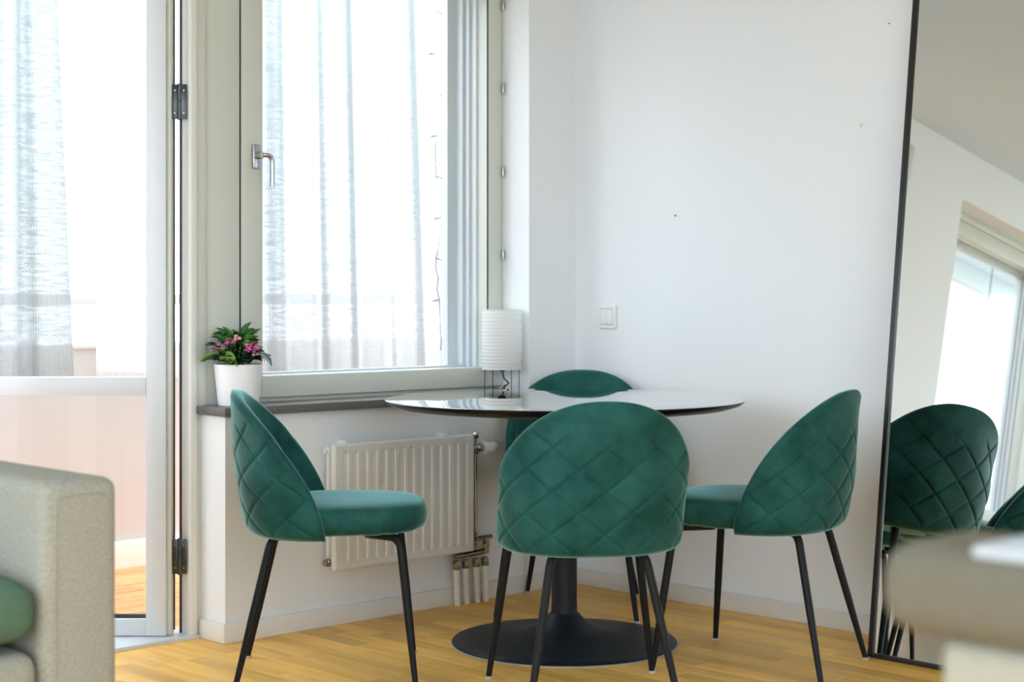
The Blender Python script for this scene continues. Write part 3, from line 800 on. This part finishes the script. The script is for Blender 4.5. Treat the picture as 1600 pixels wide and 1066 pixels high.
tube('power_cord', catmull([(0, 0, 0.072), (0.004, -0.002, 0.058), (0.001, -0.01, 0.045), (0.012, -0.02, 0.030), (0.02, -0.012, 0.026), (0.008, 0.0, 0.012), (0.0, 0.004, 0.003), (-0.03, 0.02, 0.003), (0.03, 0.05, 0.003)], 6), 0.0026, 'blackwire', lp, 8)
lathe('cord_switch', [(0, 0.0), (0.012, 0.0), (0.012, 0.004), (0.004, 0.006), (0.0025, 0.022), (0, 0.022)], 'blackwire', lp, 16, (-0.004, -0.016, 0.0), close=False)

# ------------------------------------------------------------------ potted plant
pp = thing('potted_plant', (-1.458, 0.050, 0.722), 0, 'pink flowering plant in a white pot on the window sill', 'potted plant')
lathe('pot', [(0, 0.0), (0.060, 0.0), (0.0625, 0.002), (0.0755, 0.126), (0.0755, 0.129), (0.0725, 0.129), (0.0715, 0.118), (0.070, 0.105), (0, 0.105)], 'pot', pp, 56, close=False)
lathe('soil', [(0.0705, 0.108), (0.05, 0.114), (0.02, 0.118), (0, 0.118)], 'soil', pp, 32, close=False)
def leaf_mesh(L, W, curl, cup, m, scallop):
    bm = bmesh.new(); NU, NV = 12, 6; g = []
    for i in range(NU + 1):
        u = i / NU; row = []
        wv = W * (math.sin(math.pi * min(1, u * 0.97 + 0.03)) ** 0.75) * (1 + 0.25 * (u - 0.5)) * (1 + scallop * math.sin(u * 26))
        if i == 0: wv = W * 0.10
        if i == NU: wv = W * 0.06
        ang = curl * u
        px = L * (math.sin(ang) / curl if abs(curl) > 1e-3 else u); pz = -L * ((1 - math.cos(ang)) / curl if abs(curl) > 1e-3 else 0)
        for k in range(NV + 1):
            v = 2 * k / NV - 1
            row.append(bm.verts.new((px, wv * v, pz + cup * wv * (v * v) * 1.0)))
        g.append(row)
    for i in range(NU):
        for k in range(NV): bm.faces.new((g[i][k], g[i+1][k], g[i+1][k+1], g[i][k+1]))
    o_ = finish('leaf', bm, m, None, ang=180)
    sm = o_.modifiers.new('thickness', 'SOLIDIFY'); sm.thickness = 0.0012
    return o_
lv = {}
for key, (L, W, cu, cp, m, s_) in {'a': (0.050, 0.019, 0.7, 0.4, 'leaf_dark', 0.04), 'b': (0.058, 0.022, 0.9, 0.35, 'leaf_dark', 0.05), 'c': (0.050, 0.019, 0.6, 0.5, 'leaf_mid', 0.05), 'd': (0.042, 0.015, 0.3, 0.6, 'leaf_mid', 0.04), 'e': (0.075, 0.027, 0.8, 0.45, 'leaf_pale', 0.02), 'f': (0.080, 0.022, 1.5, 0.35, 'leaf_dark', 0.02)}.items():
    lv[key] = leaf_mesh(L, W, cu, cp, m, s_)
placed = set()
rl = random.Random(11)
def put_leaf(key, p, az, el, roll=0.0, s=1.0):
    src = lv[key]
    if key in placed:
        o = src.copy(); col.objects.link(o)
    else: o = src; placed.add(key)
    o.parent = pp; o.location = p
    o.rotation_euler = Matrix.Rotation(az, 4, 'Z') @ Matrix.Rotation(-el, 4, 'Y') @ Matrix.Rotation(roll, 4, 'X') if False else (Matrix.Rotation(az, 3, 'Z') @ Matrix.Rotation(-el, 3, 'Y') @ Matrix.Rotation(roll, 3, 'X')).to_euler()
    o.scale = (s, s, s)
# image-right on the sill points along (0.72,-0.69), away from the room along (0.69,0.72)
IR = R(-43.7)
for k in range(74):
    a = rl.uniform(0, 2*math.pi); h = rl.uniform(0.125, 0.205); r = rl.uniform(0.0, 0.052) * (1.25 - (h - 0.125) * 4)
    el = R(rl.uniform(16, 40)) + (h - 0.12) * 6
    put_leaf(rl.choice('aabbbcd' if h < 0.18 else 'abccd'), (r*math.cos(a), r*math.sin(a), h), a + rl.uniform(-.5, .5), el, rl.uniform(-.5, .5), rl.uniform(0.85, 1.15))
for k in range(14):
    a = 2*math.pi*k/14 + rl.uniform(-.2, .2)
    put_leaf(rl.choice('ab'), (0.030*math.cos(a), 0.030*math.sin(a), 0.134 + rl.uniform(0, .015)), a, R(rl.uniform(18, 34)), rl.uniform(-.3, .3), rl.uniform(0.75, 0.95))
def ir(dx, dn, h):   # dx towards image right, dn towards the camera
    return (dx*math.cos(IR) - dn*0.69, dx*math.sin(IR) - dn*0.72, h)
put_leaf('e', ir(-0.052, 0.045, 0.148), IR + R(-10), R(-5), R(-55), 1.05)
put_leaf('e', ir(-0.040, 0.03, 0.140), IR + R(170), R(20), R(20), 1.0)
put_leaf('f', ir(0.045, 0.02, 0.158), IR + R(-15), R(15), R(10), 1.0)
put_leaf('f', ir(0.035, 0.00, 0.165), IR + R(5), R(8), R(10), 0.8)
put_leaf('c', ir(-0.035, 0.01, 0.205), IR + R(150), R(60), R(10), 1.1)
put_leaf('c', ir(-0.02, 0.02, 0.205), IR + R(200), R(75), R(0), 1.0)
put_leaf('c', ir(0.018, 0.0, 0.212), IR + R(30), R(80), R(0), 1.1)
put_leaf('c', ir(0.035, 0.0, 0.205), IR + R(20), R(60), R(0), 1.0)
for k in range(9):
    a = 2*math.pi*k/9; tube('stem', [(0.012*math.cos(a), 0.012*math.sin(a), 0.112), (0.022*math.cos(a), 0.022*math.sin(a), 0.16), (0.026*math.cos(a+.3), 0.026*math.sin(a+.3), 0.20)], 0.0022, 'stem', pp, 7)
def flower(p, s, m):
    f = thing('flower', p); f.parent = pp
    bm = bmesh.new()
    for q in range(3):
        c = Vector((0.011*math.cos(2.1*q), 0.011*math.sin(2.1*q), 0.003*q))
        for k in range(9):
            a = 2*math.pi*k/9 + q; el = 0.35 + 0.5*(k % 2); L = 0.0125
            d = Vector((math.cos(a)*math.cos(el), math.sin(a)*math.cos(el), math.sin(el))); sd = Vector((-math.sin(a), math.cos(a), 0)) * 0.0032
            vs = [bm.verts.new(c), bm.verts.new(c + d*L*0.55 + sd), bm.verts.new(c + d*L), bm.verts.new(c + d*L*0.55 - sd)]
            bm.faces.new(vs)
    pe = finish('petals', bm, m, f, smooth=False)
    sm = pe.modifiers.new('thickness', 'SOLIDIFY'); sm.thickness = 0.0008
    bm = bmesh.new()
    for q in range(3):
        bmesh.ops.create_icosphere(bm, subdivisions=1, radius=0.0022, matrix=Matrix.Translation((0.011*math.cos(2.1*q), 0.011*math.sin(2.1*q), 0.003*q + 0.004)))
    finish('flower_heart', bm, 'pollen', f)
    f.scale = (s, s, s)
    f.rotation_euler = (R(48), 0, IR)
flower(ir(-0.018, 0.052, 0.198), 0.95, 'petal')
flower(ir(-0.052, 0.052, 0.175), 0.9, 'petal')
flower(ir(0.050, 0.052, 0.178), 1.25, 'petal')
flower(ir(0.004, 0.050, 0.208), 0.7, 'petal_pale')
flower(ir(0.040, 0.055, 0.192), 0.7, 'petal_pale')
flower(ir(0.060, 0.050, 0.160), 0.6, 'petal_pale')

# ------------------------------------------------------------------ string lights hanging on the balcony
sl = thing('string_lights', (-0.306, 0.42, 0.84), 0, 'thin wire of string lights hanging behind the window beside the curtain edge', 'string lights')
rs_ = random.Random(4)
pts = []
for k in range(40):
    z = 1.52 - k * 0.0385
    pts.append((0.012*math.sin(k*0.55) + 0.006*rs_.uniform(-1, 1) - 0.006*math.sin(k*.1), 0.006*rs_.uniform(-1, 1), z))
tube('wire', pts, 0.0022, 'wire', sl, 6)
for k in range(9):
    i = 2 + k * 4; p = Vector(pts[i]); sg = 1 if k % 2 else -1
    tube('bulb', [p, p + Vector((0.012*sg*0.9 + .002, 0, -0.004)), p + Vector((0.024*sg, 0, -0.006)), p + Vector((0.032*sg, 0, -0.008))], [0.0022, 0.0036, 0.0036, 0.002], 'bulb', sl, 8)
cw = thing('string_lights', (-4.75, 1.1, 2.05), 0, 'sagging wire of string lights behind the window glass reflected in the mirror', 'string lights')
pts = catmull([(0.75, 0, 0.30), (0.45, 0, 0.07), (0.20, 0, -0.03), (0.0, 0, 0.0), (-0.22, 0, 0.09), (-0.36, 0, 0.16), (-0.57, 0, 0.30), (-0.75, 0, 0.44)], 6)
tube('wire', pts, 0.0022, 'wire', cw, 6)
tube('hanger', [(-0.21, 0, 0.55), (-0.225, 0, -0.9)], 0.0035, 'wire', cw, 6)
for k in (10, 16, 22, 28, 34):
    p = Vector(pts[k]); tube('bulb', [p, p + Vector((0.004, 0, 0.012)), p + Vector((0.006, 0, 0.024))], [0.0022, 0.0036, 0.002], 'bulb', cw, 8)

# ------------------------------------------------------------------ linen sofa at the left
so = thing('sofa', (-2.738, -1.428, 0), 0, 'beige linen sofa with a boxy arm, cut off at the left edge', 'sofa')
def cushion(name, x0, x1, y0, y1, z0, z1, r, m, parent, puff=0.0, seg=5):
    bm = bmesh.new()
    bm_box(bm, x0, x1, y0, y1, z0, z1, r, seg)
    if puff:
        bmesh.ops.subdivide_edges(bm, edges=bm.edges[:], cuts=3, use_grid_fill=True)
        cxx, cyy, czz = (x0+x1)/2, (y0+y1)/2, (z0+z1)/2
        for v in bm.verts:
            fx = max(0, 1 - ((v.co.x - cxx) / ((x1-x0)/2)) ** 2); fy = max(0, 1 - ((v.co.y - cyy) / ((y1-y0)/2)) ** 2)
            fz = max(0, 1 - ((v.co.z - czz) / ((z1-z0)/2)) ** 2)
            v.co.z += puff * fx * fy * (1 if v.co.z > czz else -1)
    return finish(name, bm, m, parent, ang=60)
AW = 0.165
cushion('arm', -AW, 0, 0, 0.95, 0.05, 0.715, 0.028, 'sofa', so)
cushion('arm', -2.1, -2.1 + AW, 0, 0.95, 0.05, 0.715, 0.028, 'sofa', so)
cushion('base', -2.1 + AW, -AW, 0.02, 0.95, 0.08, 0.255, 0.01, 'sofa', so)
for k in range(2):
    x1 = -AW - 0.003 - k * 0.884
    cushion('seat_cushion', x1 - 0.880, x1, -0.005, 0.72, 0.258, 0.40, 0.035, 'sofa', so, 0.012)
    cushion('back_cushion', x1 - 0.880, x1, 0.58, 0.78, 0.405, 0.74, 0.05, 'sofa', so, 0.0)
cushion('back', -2.1 + AW, -AW, 0.79, 0.95, 0.255, 0.72, 0.02, 'sofa', so)
for x in (-2.03, -0.07):
    for y in (0.07, 0.88):
        lathe('foot', [(0, 0), (0.018, 0), (0.024, 0.05), (0, 0.05)], 'black_metal', so, 16, (x, y, 0), close=False)
# seam on the arm front
tube('seam', [(-AW + 0.028, -0.0005, 0.08), (-AW + 0.028, -0.0005, 0.66), (-AW + 0.032, -0.0005, 0.678), (-AW + 0.045, -0.0005, 0.687), (-0.045, -0.0005, 0.687), (-0.030, -0.0005, 0.680)], 0.0016, 'sofa', so, 6)
# green cushion lying on the seat
gp = thing('green_cushion', (-3.119, -1.228, 0.414), 0.0, 'soft green cushion lying on the sofa seat beside the arm', 'cushion')
bm = bmesh.new(); NP = 30; gt = []
for i in range(NP + 1):
    ra = []
    for j in range(2 * NP):
        a = 2 * math.pi * j / (2 * NP); e = 2 / 9.0
        cx_, sy_ = math.copysign(abs(math.cos(a)) ** e, math.cos(a)), math.copysign(abs(math.sin(a)) ** e, math.sin(a))
        q = i / NP; ph = math.pi * q                                   # q 0 bottom pole, 1 top pole
        rr_ = abs(math.sin(ph)) ** (0.28 if q < 0.5 else 0.62); zz = 0.072 - 0.072 * math.copysign(abs(math.cos(ph)) ** (0.55 if q < 0.5 else 0.85), math.cos(ph))
        ra.append(bm.verts.new((0.214 * cx_ * rr_, 0.214 * sy_ * rr_, zz)))
    gt.append(ra)
for i in range(NP):
    for j in range(2 * NP):
        bm.faces.new((gt[i][j], gt[i][(j + 1) % (2 * NP)], gt[i+1][(j + 1) % (2 * NP)], gt[i+1][j]))
bmesh.ops.remove_doubles(bm, verts=bm.verts[:], dist=0.0003)
bmesh.ops.recalc_face_normals(bm, faces=bm.faces[:])
finish('cushion_cover', bm, 'green_wool', gp, ang=180)
bm = bmesh.new()
tube('piping', [(0.206 * math.copysign(abs(math.cos(a)) ** 0.22, math.cos(a)), 0.206 * math.copysign(abs(math.sin(a)) ** 0.22, math.sin(a)), 0.072) for a in [2 * math.pi * k / 60 for k in range(61)]], 0.004, 'green_wool', gp, 6)

# ------------------------------------------------------------------ armchair close to the camera at the right
ac = thing('armchair', (-3.098, -3.48, 0), 0, 'blurred grey beige armchair close to the camera at the lower right', 'armchair')
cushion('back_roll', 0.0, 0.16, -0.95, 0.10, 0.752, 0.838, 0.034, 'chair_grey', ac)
cushion('top_light_patch', 0.014, 0.146, -0.93, 0.005, 0.828, 0.842, 0.006, 'chair_top_light', ac)  # added slab, coloured pale as the daylight falling on the roll's top
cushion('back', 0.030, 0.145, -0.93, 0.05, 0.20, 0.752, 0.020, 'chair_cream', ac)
cushion('seat', 0.145, 0.80, -0.80, -0.08, 0.20, 0.44, 0.04, 'chair_cream', ac)
cushion('arm', 0.145, 0.80, -0.08, 0.05, 0.20, 0.62, 0.03, 'chair_cream', ac)
cushion('arm', 0.145, 0.80, -0.93, -0.80, 0.20, 0.62, 0.03, 'chair_cream', ac)
for x in (0.07, 0.74):
    for y in (-0.87, 0.0):
        lathe('leg', [(0, 0), (0.012, 0), (0.02, 0.2), (0, 0.2)], 'black_metal', ac, 14, (x, y, 0), close=False)
